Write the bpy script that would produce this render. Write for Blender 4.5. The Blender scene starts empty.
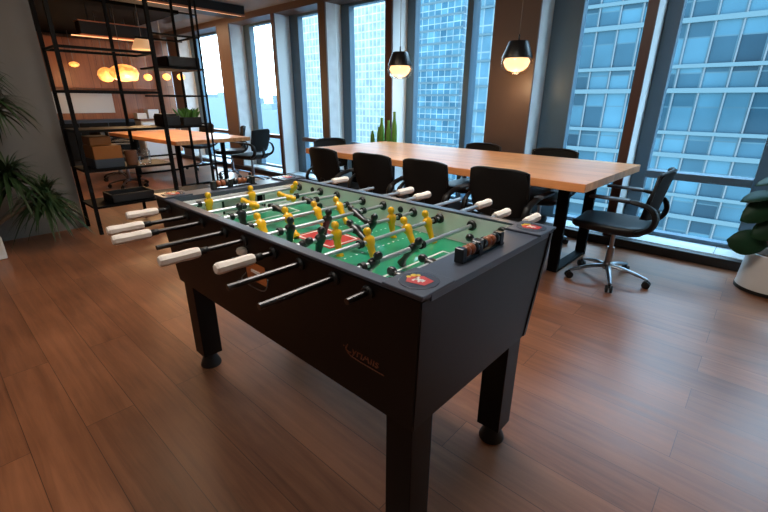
import bpy, bmesh, math, random
from mathutils import Vector, Matrix, Euler
random.seed(7)
PI = math.pi
SC = bpy.context.scene
COL = SC.collection
V = Vector
R = math.radians

# ------------------------------------------------------------------ materials
def hexc(r, g, b):
    f = lambda c: (c/255/12.92) if c/255 <= .04045 else ((c/255+.055)/1.055)**2.4
    return (f(r), f(g), f(b), 1)

def newmat(name):
    m = bpy.data.materials.new(name); m.use_nodes = True
    nt = m.node_tree; b = nt.nodes['Principled BSDF']
    return m, nt, b

def mat(name, rgb, rough=.5, metal=0, spec=.5, noise=0, nscale=30, bump=0, stretch=(1, 1, 1), emit=None, estr=0, coat=0, trans=0):
    m, nt, b = newmat(name)
    c = hexc(*rgb)
    b.inputs['Base Color'].default_value = c
    b.inputs['Roughness'].default_value = rough
    b.inputs['Metallic'].default_value = metal
    b.inputs['Specular IOR Level'].default_value = spec
    b.inputs['Coat Weight'].default_value = coat
    b.inputs['Transmission Weight'].default_value = trans
    if emit:
        b.inputs['Emission Color'].default_value = hexc(*emit)
        b.inputs['Emission Strength'].default_value = estr
    if noise or bump:
        tc = nt.nodes.new('ShaderNodeTexCoord'); mp = nt.nodes.new('ShaderNodeMapping')
        mp.inputs['Scale'].default_value = stretch
        nz = nt.nodes.new('ShaderNodeTexNoise'); nz.inputs['Scale'].default_value = nscale; nz.inputs['Detail'].default_value = 5
        nt.links.new(tc.outputs['Object'], mp.inputs[0]); nt.links.new(mp.outputs[0], nz.inputs['Vector'])
        if noise:
            rp = nt.nodes.new('ShaderNodeMapRange')
            rp.inputs['From Min'].default_value = .25; rp.inputs['From Max'].default_value = .75
            rp.inputs['To Min'].default_value = 1-noise; rp.inputs['To Max'].default_value = 1+noise
            mx = nt.nodes.new('ShaderNodeVectorMath'); mx.operation = 'SCALE'
            mx.inputs[0].default_value = c[:3]
            nt.links.new(nz.outputs['Fac'], rp.inputs['Value']); nt.links.new(rp.outputs[0], mx.inputs['Scale'])
            nt.links.new(mx.outputs[0], b.inputs['Base Color'])
        if bump:
            bp = nt.nodes.new('ShaderNodeBump'); bp.inputs['Strength'].default_value = bump; bp.inputs['Distance'].default_value = .01
            nt.links.new(nz.outputs['Fac'], bp.inputs['Height']); nt.links.new(bp.outputs[0], b.inputs['Normal'])
    return m

def wood(name, dark, light, pl, pw, rough=.4, mortar=.0015, grain=1.0, spec=.5, axis='X', gap=(.25, .25, .25), wmin=.28):
    """planks along axis: brick layout with a tone per plank and stretched grain"""
    m, nt, b = newmat(name); N = nt.nodes; L = nt.links
    tc = N.new('ShaderNodeTexCoord'); mp = N.new('ShaderNodeMapping')
    if axis == 'Y': mp.inputs['Rotation'].default_value = (0, 0, PI/2)
    if axis == 'Z': mp.inputs['Rotation'].default_value = (0, PI/2, 0)
    L.new(tc.outputs['Object'], mp.inputs[0])
    br = N.new('ShaderNodeTexBrick'); br.offset = .37; br.offset_frequency = 2
    br.inputs['Color1'].default_value = (0, 0, 0, 1); br.inputs['Color2'].default_value = (1, 1, 1, 1); br.inputs['Mortar'].default_value = (.5, .5, .5, 1)
    br.inputs['Scale'].default_value = 1; br.inputs['Mortar Size'].default_value = mortar; br.inputs['Mortar Smooth'].default_value = .1
    br.inputs['Brick Width'].default_value = pl; br.inputs['Row Height'].default_value = pw
    L.new(mp.outputs[0], br.inputs['Vector'])
    ms = N.new('ShaderNodeMapping'); ms.inputs['Scale'].default_value = (1.6, 24, 24); L.new(mp.outputs[0], ms.inputs[0])
    ad = N.new('ShaderNodeVectorMath'); ad.operation = 'ADD'
    sc = N.new('ShaderNodeVectorMath'); sc.operation = 'SCALE'; sc.inputs['Scale'].default_value = 9
    L.new(br.outputs['Color'], sc.inputs[0]); L.new(ms.outputs[0], ad.inputs[0]); L.new(sc.outputs[0], ad.inputs[1])
    nz = N.new('ShaderNodeTexNoise'); nz.inputs['Scale'].default_value = 1.0; nz.inputs['Detail'].default_value = 7; nz.inputs['Roughness'].default_value = .65; nz.inputs['Distortion'].default_value = .6
    L.new(ad.outputs[0], nz.inputs['Vector'])
    n2 = N.new('ShaderNodeTexNoise'); n2.inputs['Scale'].default_value = 2.2; n2.inputs['Detail'].default_value = 3
    L.new(mp.outputs[0], n2.inputs['Vector'])
    ma = N.new('ShaderNodeMath'); ma.operation = 'MULTIPLY_ADD'; ma.inputs[1].default_value = .9*grain; ma.inputs[2].default_value = .05+.45*(1-grain)-.35
    L.new(nz.outputs['Fac'], ma.inputs[0])
    mb = N.new('ShaderNodeMath'); mb.operation = 'MULTIPLY_ADD'; mb.inputs[1].default_value = wmin
    L.new(br.outputs['Color'], mb.inputs[0]); L.new(ma.outputs[0], mb.inputs[2])
    mc = N.new('ShaderNodeMath'); mc.operation = 'MULTIPLY_ADD'; mc.inputs[1].default_value = .5
    L.new(n2.outputs['Fac'], mc.inputs[0]); L.new(mb.outputs[0], mc.inputs[2])
    cr = N.new('ShaderNodeValToRGB'); cr.color_ramp.elements[0].color = hexc(*dark); cr.color_ramp.elements[1].color = hexc(*light)
    cr.color_ramp.elements[0].position = .12; cr.color_ramp.elements[1].position = .88
    L.new(mc.outputs[0], cr.inputs[0])
    mx = N.new('ShaderNodeMix'); mx.data_type = 'RGBA'; mx.blend_type = 'MULTIPLY'
    L.new(br.outputs['Fac'], mx.inputs['Factor']); L.new(cr.outputs[0], mx.inputs[6]); mx.inputs[7].default_value = (*gap, 1)
    L.new(mx.outputs[2], b.inputs['Base Color'])
    b.inputs['Roughness'].default_value = rough; b.inputs['Specular IOR Level'].default_value = spec
    rr = N.new('ShaderNodeMapRange'); rr.inputs['To Min'].default_value = rough-.06; rr.inputs['To Max'].default_value = rough+.1
    L.new(nz.outputs['Fac'], rr.inputs['Value']); L.new(rr.outputs[0], b.inputs['Roughness'])
    bp = N.new('ShaderNodeBump'); bp.inputs['Strength'].default_value = .12; bp.inputs['Distance'].default_value = .004
    L.new(nz.outputs['Fac'], bp.inputs['Height']); L.new(bp.outputs[0], b.inputs['Normal'])
    return m

def glassmat(name, tint, gloss=.08, rough=.0):
    m, nt, b = newmat(name); nt.nodes.remove(b); N = nt.nodes; L = nt.links
    tr = N.new('ShaderNodeBsdfTransparent'); tr.inputs[0].default_value = (*tint, 1)
    gl = N.new('ShaderNodeBsdfGlossy'); gl.inputs['Roughness'].default_value = rough; gl.inputs[0].default_value = (1, 1, 1, 1)
    lw = N.new('ShaderNodeLayerWeight'); lw.inputs[0].default_value = .25
    mr = N.new('ShaderNodeMapRange'); mr.inputs['To Min'].default_value = gloss*.5; mr.inputs['To Max'].default_value = gloss*5
    L.new(lw.outputs['Fresnel'], mr.inputs[0])
    mx = N.new('ShaderNodeMixShader'); L.new(mr.outputs[0], mx.inputs[0]); L.new(tr.outputs[0], mx.inputs[1]); L.new(gl.outputs[0], mx.inputs[2])
    L.new(mx.outputs[0], N['Material Output'].inputs[0])
    return m

def facade(name, c1, c2, bw, bh, frame, fr=.06, rough=.15, offz=0):
    """curtain wall: one tone per pane, thin joints"""
    m, nt, b = newmat(name); N = nt.nodes; L = nt.links
    tc = N.new('ShaderNodeTexCoord'); sp = N.new('ShaderNodeSeparateXYZ'); L.new(tc.outputs['Object'], sp.inputs[0])
    ad = N.new('ShaderNodeMath'); ad.operation = 'ADD'; L.new(sp.outputs[0], ad.inputs[0]); L.new(sp.outputs[1], ad.inputs[1])
    oz = N.new('ShaderNodeMath'); oz.operation = 'ADD'; oz.inputs[1].default_value = offz; L.new(sp.outputs[2], oz.inputs[0])
    cb = N.new('ShaderNodeCombineXYZ'); L.new(ad.outputs[0], cb.inputs[0]); L.new(oz.outputs[0], cb.inputs[1])
    br = N.new('ShaderNodeTexBrick'); br.offset = 0
    br.inputs['Scale'].default_value = 1; br.inputs['Brick Width'].default_value = bw; br.inputs['Row Height'].default_value = bh
    br.inputs['Mortar Size'].default_value = fr; br.inputs['Mortar Smooth'].default_value = .05
    br.inputs['Color1'].default_value = hexc(*c1); br.inputs['Color2'].default_value = hexc(*c2); br.inputs['Mortar'].default_value = hexc(*frame)
    L.new(cb.outputs[0], br.inputs['Vector'])
    nz = N.new('ShaderNodeTexNoise'); nz.inputs['Scale'].default_value = .22; nz.inputs['Detail'].default_value = 3; L.new(tc.outputs['Object'], nz.inputs['Vector'])
    mr = N.new('ShaderNodeMapRange'); mr.inputs['From Min'].default_value = .3; mr.inputs['From Max'].default_value = .7; mr.inputs['To Min'].default_value = .72; mr.inputs['To Max'].default_value = 1.25
    L.new(nz.outputs['Fac'], mr.inputs[0])
    vs = N.new('ShaderNodeVectorMath'); vs.operation = 'SCALE'; L.new(br.outputs['Color'], vs.inputs[0]); L.new(mr.outputs[0], vs.inputs['Scale'])
    L.new(vs.outputs[0], b.inputs['Base Color']); b.inputs['Roughness'].default_value = rough; b.inputs['Specular IOR Level'].default_value = .04
    return m

M = {}
M['floor'] = wood('floor wood', (92, 51, 29), (178, 114, 77), 1.9, .19, rough=.35, mortar=.0013, spec=.65, wmin=.19)
M['oak'] = wood('table wood', (198, 118, 66), (246, 174, 114), .9, .05, rough=.33, mortar=.0006, gap=(.7, .6, .5), wmin=.3)
M['veneer'] = wood('veneer wood', (108, 56, 29), (170, 100, 58), 2.6, .38, rough=.35, mortar=.004, axis='Z', gap=(.3, .25, .2))
M['ceil'] = mat('concrete ceiling', (122, 118, 113), .85, noise=.2, nscale=3, bump=.1)
M['wall'] = mat('grey paint', (124, 122, 119), .8, noise=.04, nscale=4, bump=.03)
M['wall2'] = mat('warm white paint', (196, 184, 170), .8, noise=.03, nscale=4)
M['concrete'] = mat('pale concrete', (200, 206, 208), .8, noise=.14, nscale=6, bump=.15)
M['brown'] = mat('brown cladding', (90, 72, 64), .5, noise=.06, nscale=2.5, stretch=(1, 1, .2))
M['dkbrown'] = mat('dark brown mullion', (74, 46, 36), .4)
M['white_metal'] = mat('white reveal', (216, 224, 226), .45)
M['frame'] = mat('dark window frame', (78, 102, 118), .4, spec=.4)
M['curb'] = mat('dark curb', (34, 32, 32), .45, noise=.1, nscale=12)
M['ledge'] = mat('pale ledge', (206, 216, 220), .35, noise=.05, nscale=8)
M['glass'] = glassmat('window glass', (.86, .95, .98), 0)
M['black'] = mat('black laminate', (5, 4, 4), .45, spec=.3, noise=.06, nscale=60)
M['blackmat'] = mat('matt black', (15, 15, 16), .55)
M['rail'] = mat('slate grey rail', (76, 82, 96), .3, noise=.05, nscale=40)
M['field'] = mat('green playfield', (26, 146, 104), .28, noise=.05, nscale=8, coat=.3)
M['line'] = mat('white line', (238, 240, 236), .4)
M['inner'] = mat('white inner wall', (246, 247, 247), .4, noise=.02, nscale=6)
M['chrome'] = mat('chrome', (196, 200, 204), .34, .75)
M['rodshade'] = mat('shaded steel', (92, 90, 90), .34, 1.0)  # rod steel with dark reflections put into its colour
M['steel'] = mat('brushed steel', (150, 150, 152), .32, 1.0)
M['rubber'] = mat('black rubber', (16, 16, 17), .5)
M['yellow'] = mat('yellow plastic', (255, 194, 18), .3, coat=.3)
M['blackp'] = mat('black plastic', (14, 17, 18), .28, coat=.3)
M['handle'] = mat('pale wood handle', (250, 236, 224), .45, noise=.06, nscale=30, stretch=(12, 1.5, 12))
M['woodball'] = mat('brown wood bead', (150, 84, 48), .4, noise=.2, nscale=20)
M['plywood'] = mat('orange plywood', (196, 112, 56), .5, noise=.12, nscale=14, stretch=(1, 1, 6))
M['copper'] = mat('copper lettering', (120, 74, 56), .4, .5)
M['copper_trim'] = mat('copper trim', (190, 122, 88), .4, .5)
M['red'] = mat('red print', (190, 44, 40), .4)
M['gold'] = mat('yellow print', (226, 196, 60), .4)
M['bluep'] = mat('blue print', (90, 130, 170), .4)
M['padlogo'] = mat('dark disc', (64, 70, 84), .26)
M['mesh'] = mat('black mesh fabric', (9, 9, 9), .75, noise=.2, nscale=300, spec=.3)
M['seat'] = mat('black seat', (13, 14, 15), .45, noise=.06, nscale=80, spec=.4)
M['chairframe'] = mat('black nylon', (9, 9, 10), .45, spec=.35)
M['armpad'] = mat('grey arm pad', (70, 74, 80), .4)
M['alu'] = mat('polished aluminium', (150, 152, 156), .3, 1.0)
M['steelblack'] = mat('black steel', (7, 7, 8), .65, spec=.15)
M['lampblack'] = mat('black lamp cap', (20, 20, 21), .35)
M['cable'] = mat('grey cable', (120, 112, 104), .5)
M['bulb'] = mat('warm bulb', (255, 220, 170), .4, emit=(255, 204, 150), estr=1.5)
M['globe'] = mat('crackle globe', (255, 200, 130), .3, noise=.3, nscale=22, emit=(255, 170, 80), estr=1.3)
M['ledstrip'] = mat('warm strip light', (255, 214, 170), .5, emit=(255, 176, 120), estr=1.1)
M['lampglass'] = glassmat('lamp glass', (1.0, .93, .84), .06, .03)
M['paleshade'] = mat('pale lamp shade', (240, 214, 184), .6, emit=(255, 190, 130), estr=.35)
M['leafdk'] = mat('dark leaf', (24, 58, 34), .5, noise=.25, nscale=9, spec=.25)
M['leafstrap'] = mat('strap leaf', (44, 66, 38), .45, noise=.3, nscale=12, spec=.3)
M['leafbright'] = mat('bright leaf', (76, 132, 50), .45, noise=.25, nscale=18)
M['cactus'] = mat('cactus skin', (86, 142, 58), .5, noise=.2, nscale=22, bump=.2)
M['trunk'] = mat('bark', (92, 74, 56), .8, noise=.25, nscale=30, bump=.3)
M['soil'] = mat('bark mulch', (98, 72, 54), .9, noise=.5, nscale=40, bump=.8)
M['potwhite'] = mat('white pot', (222, 216, 210), .4, noise=.03, nscale=5)
M['potdark'] = mat('dark pot', (44, 42, 40), .5)
M['ochre'] = mat('ochre box', (140, 84, 22), .6, noise=.08, nscale=12)
M['greybox'] = mat('blue grey box', (48, 58, 68), .6)
M['brownbox'] = mat('brown box', (110, 70, 46), .6, noise=.12, nscale=15)
M['clear'] = glassmat('clear jar', (.93, .95, .96), .12, .02)
M['whitepanel'] = mat('white board', (206, 206, 208), .3)
M['navy'] = mat('dark blue sofa', (40, 50, 64), .7)
M['paper'] = mat('pale paper box', (222, 214, 204), .6)
M['fac1'] = facade('blue curtain wall', (14, 32, 43), (38, 66, 80), 1.22, 1.825, (38, 58, 68), .035)
M['fac2'] = facade('gridded curtain wall', (30, 60, 76), (50, 82, 96), 2.2, 1.75, (88, 102, 108), .12, .3)
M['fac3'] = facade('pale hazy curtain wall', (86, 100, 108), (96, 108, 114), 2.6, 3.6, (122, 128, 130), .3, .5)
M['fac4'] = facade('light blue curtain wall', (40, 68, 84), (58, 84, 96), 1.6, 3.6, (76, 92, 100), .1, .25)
M['band'] = mat('white spandrel', (50, 68, 76), .6, spec=.1)
M['facmul'] = mat('steel blue mullion', (26, 44, 55), .4)
M['raft'] = mat('dull black ceiling panel', (4, 4, 4), .8, spec=.1)
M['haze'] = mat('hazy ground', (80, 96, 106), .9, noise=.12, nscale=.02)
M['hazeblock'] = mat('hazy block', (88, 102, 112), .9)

def crackle(m, lo, hi, scale):
    nt = m.node_tree; b = nt.nodes['Principled BSDF']; tc = nt.nodes.new('ShaderNodeTexCoord')
    v = nt.nodes.new('ShaderNodeTexVoronoi'); v.inputs['Scale'].default_value = scale; nt.links.new(tc.outputs['Object'], v.inputs['Vector'])
    r = nt.nodes.new('ShaderNodeMapRange'); r.inputs['From Max'].default_value = .6; r.inputs['To Min'].default_value = hi; r.inputs['To Max'].default_value = lo
    nt.links.new(v.outputs['Distance'], r.inputs[0]); nt.links.new(r.outputs[0], b.inputs['Emission Strength'])
crackle(M['globe'], .6, 2.0, 18)
# ------------------------------------------------------------------ mesh helpers
def box(bm, x0, x1, y0, y1, z0, z1, bev=0, rot=None, seg=2):
    r = bmesh.ops.create_cube(bm, size=1); vs = r['verts']
    bmesh.ops.scale(bm, vec=(abs(x1-x0), abs(y1-y0), abs(z1-z0)), verts=vs)
    if bev:
        es = list({e for v in vs for e in v.link_edges})
        q = bmesh.ops.bevel(bm, geom=es, offset=bev, segments=seg, profile=.5, affect='EDGES')
        vs = list({v for f in q['faces'] for v in f.verts} | {v for v in vs if v.is_valid})
    if rot is not None: bmesh.ops.rotate(bm, cent=(0, 0, 0), matrix=rot, verts=vs)
    bmesh.ops.translate(bm, vec=((x0+x1)/2, (y0+y1)/2, (z0+z1)/2), verts=vs)
    return vs

def hexa(bm, p):
    """8 points: bottom 4 ccw, top 4 ccw"""
    v = [bm.verts.new(q) for q in p]
    for f in ((3, 2, 1, 0), (4, 5, 6, 7), (0, 1, 5, 4), (1, 2, 6, 5), (2, 3, 7, 6), (3, 0, 4, 7)):
        bm.faces.new([v[i] for i in f])
    return v

def loft(bm, rings, close=True, cap=True):
    rs = [[bm.verts.new(p) for p in r] for r in rings]; n = len(rings[0])
    for a, b in zip(rs, rs[1:]):
        for i in range(n if close else n-1):
            j = (i+1) % n
            f = bm.faces.new((a[i], a[j], b[j], b[i])); f.smooth = True
    if cap and close:
        bm.faces.new(rs[0][::-1]); bm.faces.new(rs[-1])
    return rs

def basis(d):
    d = d.normalized(); u = d.cross(V((0, 0, 1)))
    if u.length < 1e-4: u = V((1, 0, 0))
    u.normalize(); return u, d.cross(u).normalized()

def tube(bm, pts, r, n=10, flat=1.0, cap=True):
    pts = [V(p) for p in pts]; rr = r if isinstance(r, (list, tuple)) else [r]*len(pts)
    rings = []; u0 = None
    for i, p in enumerate(pts):
        d = (pts[min(i+1, len(pts)-1)]-pts[max(i-1, 0)])
        if u0 is None: u, w = basis(d)
        else:
            dn = d.normalized(); u = (u0-dn*u0.dot(dn)).normalized(); w = dn.cross(u).normalized()
        u0 = u
        rings.append([p+u*(rr[i]*math.cos(2*PI*k/n))+w*(rr[i]*flat*math.sin(2*PI*k/n)) for k in range(n)])
    loft(bm, rings, cap=cap)

def lathe(bm, prof, n=24, c=(0, 0, 0), axis='Z', cap=True, sx=1, sy=1):
    rings = []
    for r, z in prof:
        ring = []
        for k in range(n):
            a = 2*PI*k/n; x, y = r*math.cos(a)*sx, r*math.sin(a)*sy
            p = {'Z': (x, y, z), 'Y': (y, z, x), 'X': (z, x, y)}[axis]
            ring.append(V(p)+V(c))
        rings.append(ring)
    loft(bm, rings, cap=cap)

def curve_pts(pts, n=8):
    """Catmull-Rom through points"""
    P = [V(p) for p in pts]; P = [2*P[0]-P[1]]+P+[2*P[-1]-P[-2]]; out = []
    for i in range(1, len(P)-2):
        for k in range(n):
            t = k/n
            out.append(.5*((2*P[i])+(P[i+1]-P[i-1])*t+(2*P[i-1]-5*P[i]+4*P[i+1]-P[i+2])*t*t+(3*P[i]-P[i-1]-3*P[i+1]+P[i+2])*t**3))
    out.append(P[-2]); return out

def leaf(bm, base, tip, up, w, droop=.0, n=6, prof=None):
    """blade from base to tip, bending down by droop, folded along its midrib"""
    base, tip = V(base), V(tip); d = tip-base; side = d.cross(V(up))
    if side.length < 1e-5: side = V((1, 0, 0))
    side.normalize(); nor = side.cross(d).normalized(); rows = []
    for i in range(n+1):
        t = i/n
        p = base+d*t+V((0, 0, -droop*t*t))
        ww = w*(prof(t) if prof else math.sin(PI*min(1, .12+t*.88))**.7*(1-t*.3))
        rows.append([bm.verts.new(p-side*ww/2+nor*ww*.12), bm.verts.new(p), bm.verts.new(p+side*ww/2+nor*ww*.12)])
    for a, b in zip(rows, rows[1:]):
        for j in (0, 1):
            f = bm.faces.new((a[j], a[j+1], b[j+1], b[j])); f.smooth = True

def obj(name, bm, m, parent=None, loc=(0, 0, 0), rot=(0, 0, 0), smooth=None, label=None):
    if not isinstance(bm, bpy.types.Mesh):
        bmesh.ops.recalc_face_normals(bm, faces=bm.faces)
        me = bpy.data.meshes.new(name); bm.to_mesh(me); bm.free()
    else: me = bm
    me.materials.clear(); me.materials.append(m if not isinstance(m, str) else M[m])
    if smooth:
        for p in me.polygons: p.use_smooth = True
        me.set_sharp_from_angle(angle=R(smooth))
    o = bpy.data.objects.new(name, me); COL.objects.link(o)
    o.parent = parent; o.location = loc; o.rotation_euler = rot
    if label: o['label'] = label
    return o

def B(): return bmesh.new()

def tag(o, label, cat, group=None, kind=None):
    o['label'] = label; o['category'] = cat
    if group: o['group'] = group
    if kind: o['kind'] = kind
    return o

def thing(name, label, cat, loc=(0, 0, 0), rz=0, group=None):
    o = bpy.data.objects.new(name, None); COL.objects.link(o); o.empty_display_size = .1
    o.location = loc; o.rotation_euler = (0, 0, rz)
    return tag(o, label, cat, group)

def struct(name, bm, m, parent=None, smooth=None):
    o = obj(name, bm, m, parent, smooth=smooth)
    o['kind'] = 'structure'
    return o

def empty_struct(name):
    o = bpy.data.objects.new(name, None); COL.objects.link(o); o['kind'] = 'structure'; return o

def dup(root, loc, rz, label, group=None, scale=None):
    r = root.copy(); COL.objects.link(r); r.location = loc; r.rotation_euler = (0, 0, rz); r['label'] = label
    if group: r['group'] = group
    if scale: r.scale = (scale,)*3
    def rec(src, dst):
        for ch in src.children:
            c = ch.copy(); COL.objects.link(c); c.parent = dst
            rec(ch, c)
    rec(root, r)
    return r

def bx(name, m, x0, x1, y0, y1, z0, z1, bev=0, parent=None, **k):
    bm = B(); box(bm, x0, x1, y0, y1, z0, z1, bev); return obj(name, bm, m, parent, **k)

def sbx(name, m, x0, x1, y0, y1, z0, z1, bev=0, parent=None):
    bm = B(); box(bm, x0, x1, y0, y1, z0, z1, bev); return struct(name, bm, m, parent)

# ------------------------------------------------------------------ room shell
XL, XR, YB, YW, ZC = -11.3, 3.2, -3.2, 4.40, 2.735
GY = 4.75
sbx('floor', 'floor', XL-.1, XR+.1, YB-.1, 4.9, -.12, 0)
sbx('ceiling', 'ceil', XL-.1, XR+.1, YB-.1, 4.9, ZC, ZC+.15)
sbx('wall_back', 'wall2', XL-.1, XR+.1, YB-.1, YB, 0, ZC)
sbx('wall_right', 'wall2', XR, XR+.1, YB, 4.9, 0, ZC)
sbx('wall_far', 'veneer', XL-.1, XL, YB, 4.9, 0, ZC)
sbx('wall_left', 'wall', -5.62, -5.43, YB, 1.06, 0, ZC)
# dropped head over the windows and kerb with ledge below them
sbx('trim_1', 'brown', XL, XR, YW, 4.88, 2.637, ZC)
sbx('trim_2', 'curb', XL, XR, 4.37, 4.45, 0, .085, .004)
led = B()
x = XL
while x < XR:
    box(led, x+.002, min(x+.62, XR)-.002, 4.45, 4.82, .02, .092, .003); x += .62
struct('trim_3', led, 'ledge')

def pier(name, x0, x1, fmat, side='concrete', yc=4.67):
    o = empty_struct(name)
    bm = B(); box(bm, x0, x1, YW, YW+.025, 0, 2.637); obj('cladding', bm, fmat, o)
    bm = B(); box(bm, x0+.002, x1-.002, YW+.025, yc, 0, 2.637); obj('core', bm, side, o)
    if yc < 4.85:
        bm = B(); box(bm, x0+.002, x1-.002, yc, 4.88, 0, 2.637); obj('reveal', bm, 'white_metal', o)
    return o
pier('trim_4', -10.55, -10.1, 'brown')
pier('trim_5', -8.28, -7.83, 'brown')
pier('trim_6', -6.475, -6.395, 'dkbrown', 'white_metal', 4.88)
pier('trim_7', -5.285, -5.13, 'brown', 'concrete', 4.60)
pier('trim_8', -3.975, -3.86, 'dkbrown', 'white_metal', 4.88)
pier('trim_9', -2.445, -1.95, 'brown', 'concrete', 4.80)
pier('trim_10', -1.03, -.95, 'dkbrown', 'white_metal', 4.88)
pier('trim_11', .13, .21, 'dkbrown', 'white_metal', 4.88)
pier('trim_12', 1.3, 1.5, 'brown')
sbx('wall_front', 'white_metal', -12.5, XL, 4.7, 4.9, 0, ZC)

WIN = [(-11.3, -10.55, 0, 0), (-10.1, -8.28, .22, .08), (-7.83, -6.475, .20, .05), (-6.395, -5.285, .23, .05), (-5.13, -3.975, .18, .05),
       (-3.86, -2.445, .13, .05), (-1.95, -1.03, .30, .04), (-.95, .13, .125, .16), (.21, 1.3, .1, .1), (1.5, XR, .1, .1)]
for i, (x0, x1, jl, jr) in enumerate(WIN):
    w = empty_struct('window_%d' % (i+1))
    fb = B()
    if jl: box(fb, x0+.001, x0+jl, GY-.045, GY+.06, .085, 2.637, .006)
    if jr: box(fb, x1-jr, x1-.001, GY-.045, GY+.06, .085, 2.637, .006)
    box(fb, x0+jl, x1-jr, GY-.04, GY+.06, .085, .13); box(fb, x0+jl, x1-jr, GY-.04, GY+.06, 2.60, 2.637)
    if x0 == -3.86: box(fb, -2.93, -2.85, GY-.10, GY+.06, .1, 2.637, .004)
    obj('window_frame', fb, 'frame', w)
    tb = B(); box(tb, x0+jl, x1-jr, GY-.10, GY+.05, .655, .722, .004)
    obj('transom', tb, 'dkbrown' if x1 < -5.2 else 'frame', w)
    pb = B(); box(pb, x0+jl, x1-jr, GY, GY+.012, .12, 2.61)
    obj('pane', pb, 'glass', w)

# ceiling services
bh = thing('ceiling_duct', 'long black box duct with a copper strip under the grey ceiling by the windows', 'duct', (-6.95, 1.06, 2.6))
bx('casing', 'blackmat', -.2, .2, -3.2, 3.05, 0, .134, .004, bh)
bx('light_strip', 'ledstrip', .165, .195, -3.2, 3.0, -.012, 0, 0, bh)
bx('copper_edge', 'copper_trim', .2, .212, -3.2, 3.05, -.014, .012, 0, bh)
rf = B(); box(rf, -11.2, -7.3, -1.0, 3.3, 2.58, 2.73, .01)
tag(obj('ceiling_raft', rf, 'raft'), 'wide black ceiling raft over the rear meeting area', 'ceiling panel')
rf = B(); box(rf, -6.6, -5.55, -1.0, 2.2, 2.60, 2.73, .01)
tag(obj('ceiling_raft', rf, 'raft'), 'narrow black ceiling raft just behind the shelving divider', 'ceiling panel')

# ------------------------------------------------------------------ football table
FT = thing('foosball_table', 'black table football table with white-handled steel rods and a green pitch', 'foosball table', (-1.264, 1.052, 0), R(-.55))
HL, HW, ZT, ZB = .775, .372, .905, .491
tl, tw = .034, .029
T = .023
def panel_pts(x0t, x1t, y0t, y1t, x0b, x1b, y0b, y1b):
    return [(x0b, y0b, ZB), (x1b, y0b, ZB), (x1b, y1b, ZB), (x0b, y1b, ZB), (x0t, y0t, ZT), (x1t, y0t, ZT), (x1t, y1t, ZT), (x0t, y1t, ZT)]
for s in (-1, 1):
    bm = B()
    ya, yb = sorted((s*HW, s*(HW-T))); ca, cb = sorted((s*(HW-tw), s*(HW-tw-T)))
    hexa(bm, panel_pts(-HL, HL, ya, yb, -HL+tl, HL-tl, ca, cb))
    bmesh.ops.bevel(bm, geom=bm.edges[:], offset=.003, segments=2, affect='EDGES')
    obj('side_panel', bm, 'black', FT)
for s in (-1, 1):
    bm = B()
    xa, xb = sorted((s*(HL-.004), s*(HL-.004-T))); ca, cb = sorted((s*(HL-tl-.004), s*(HL-tl-.004-T)))
    k = HW-T-.001
    hexa(bm, panel_pts(xa, xb, -k, k, ca, cb, -k+tw, k-tw))
    obj('end_panel', bm, 'black', FT)
bx('bottom_board', 'blackmat', -HL+.08, HL-.08, -HW+.066, HW-.066, ZB+.02, ZB+.045, 0, FT)
# rim: two long rails, two wide end tops, four corner pads with round badges
for s in (-1, 1):
    bx('side_rail', 'rail', -HL, HL, min(s*HW, s*(HW-.036)), max(s*HW, s*(HW-.036)), ZT, ZT+.009, .002, FT)
    bx('end_top', 'rail', min(s*HL, s*(HL-.118)), max(s*HL, s*(HL-.118)), -HW+.037, HW-.037, ZT-.012, ZT+.009, .002, FT)
for sx in (-1, 1):
    for sy in (-1, 1):
        bm = B(); box(bm, min(sx*(HL+.006), sx*(HL-.118)), max(sx*(HL+.006), sx*(HL-.118)), min(sy*(HW+.005), sy*(HW-.125)), max(sy*(HW+.005), sy*(HW-.125)), ZT+.009, ZT+.017, .002)
        pad = obj('corner_pad', bm, 'rail', FT)
        cx, cy = sx*(HL-.056), sy*(HW-.06)
        bm = B(); lathe(bm, [(.050, 0), (.050, .0012), (.048, .0016)], 32, (cx, cy, ZT+.017)); obj('badge_disc', bm, 'padlogo', pad)
        bm = B()   # red house shape, white centre, yellow dots
        pts = [(-.026, -.021), (.022, -.026), (.036, .006), (.004, .026), (-.033, .012)]
        rot = Matrix.Rotation(R(20), 2)
        z = ZT+.0188
        vv = [bm.verts.new((cx+(rot @ Vector(p))[0], cy+(rot @ Vector(p))[1], z)) for p in pts]; f = bm.faces.new(vv)
        bmesh.ops.extrude_face_region(bm, geom=[f]); bmesh.ops.translate(bm, vec=(0, 0, .0006), verts=vv)
        obj('badge_shield', bm, 'red', pad)
        bm = B(); box(bm, cx-.012, cx+.016, cy-.006, cy+.006, z+.0003, z+.0011); box(bm, cx-.012, cx-.006, cy-.014, cy+.014, z+.0003, z+.0011); box(bm, cx+.004, cx+.009, cy-.012, cy+.008, z+.0003, z+.0011); obj('badge_emblem', bm, 'line', pad)
        bm = B()
        for q in ((-.026, .013, .008), (-.03, -.002, .006), (-.018, .02, .006)): lathe(bm, [(q[2], 0), (q[2], .0007)], 12, (cx+q[0], cy+q[1], z+.0004))
        obj('badge_crest', bm, 'gold', pad)
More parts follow.
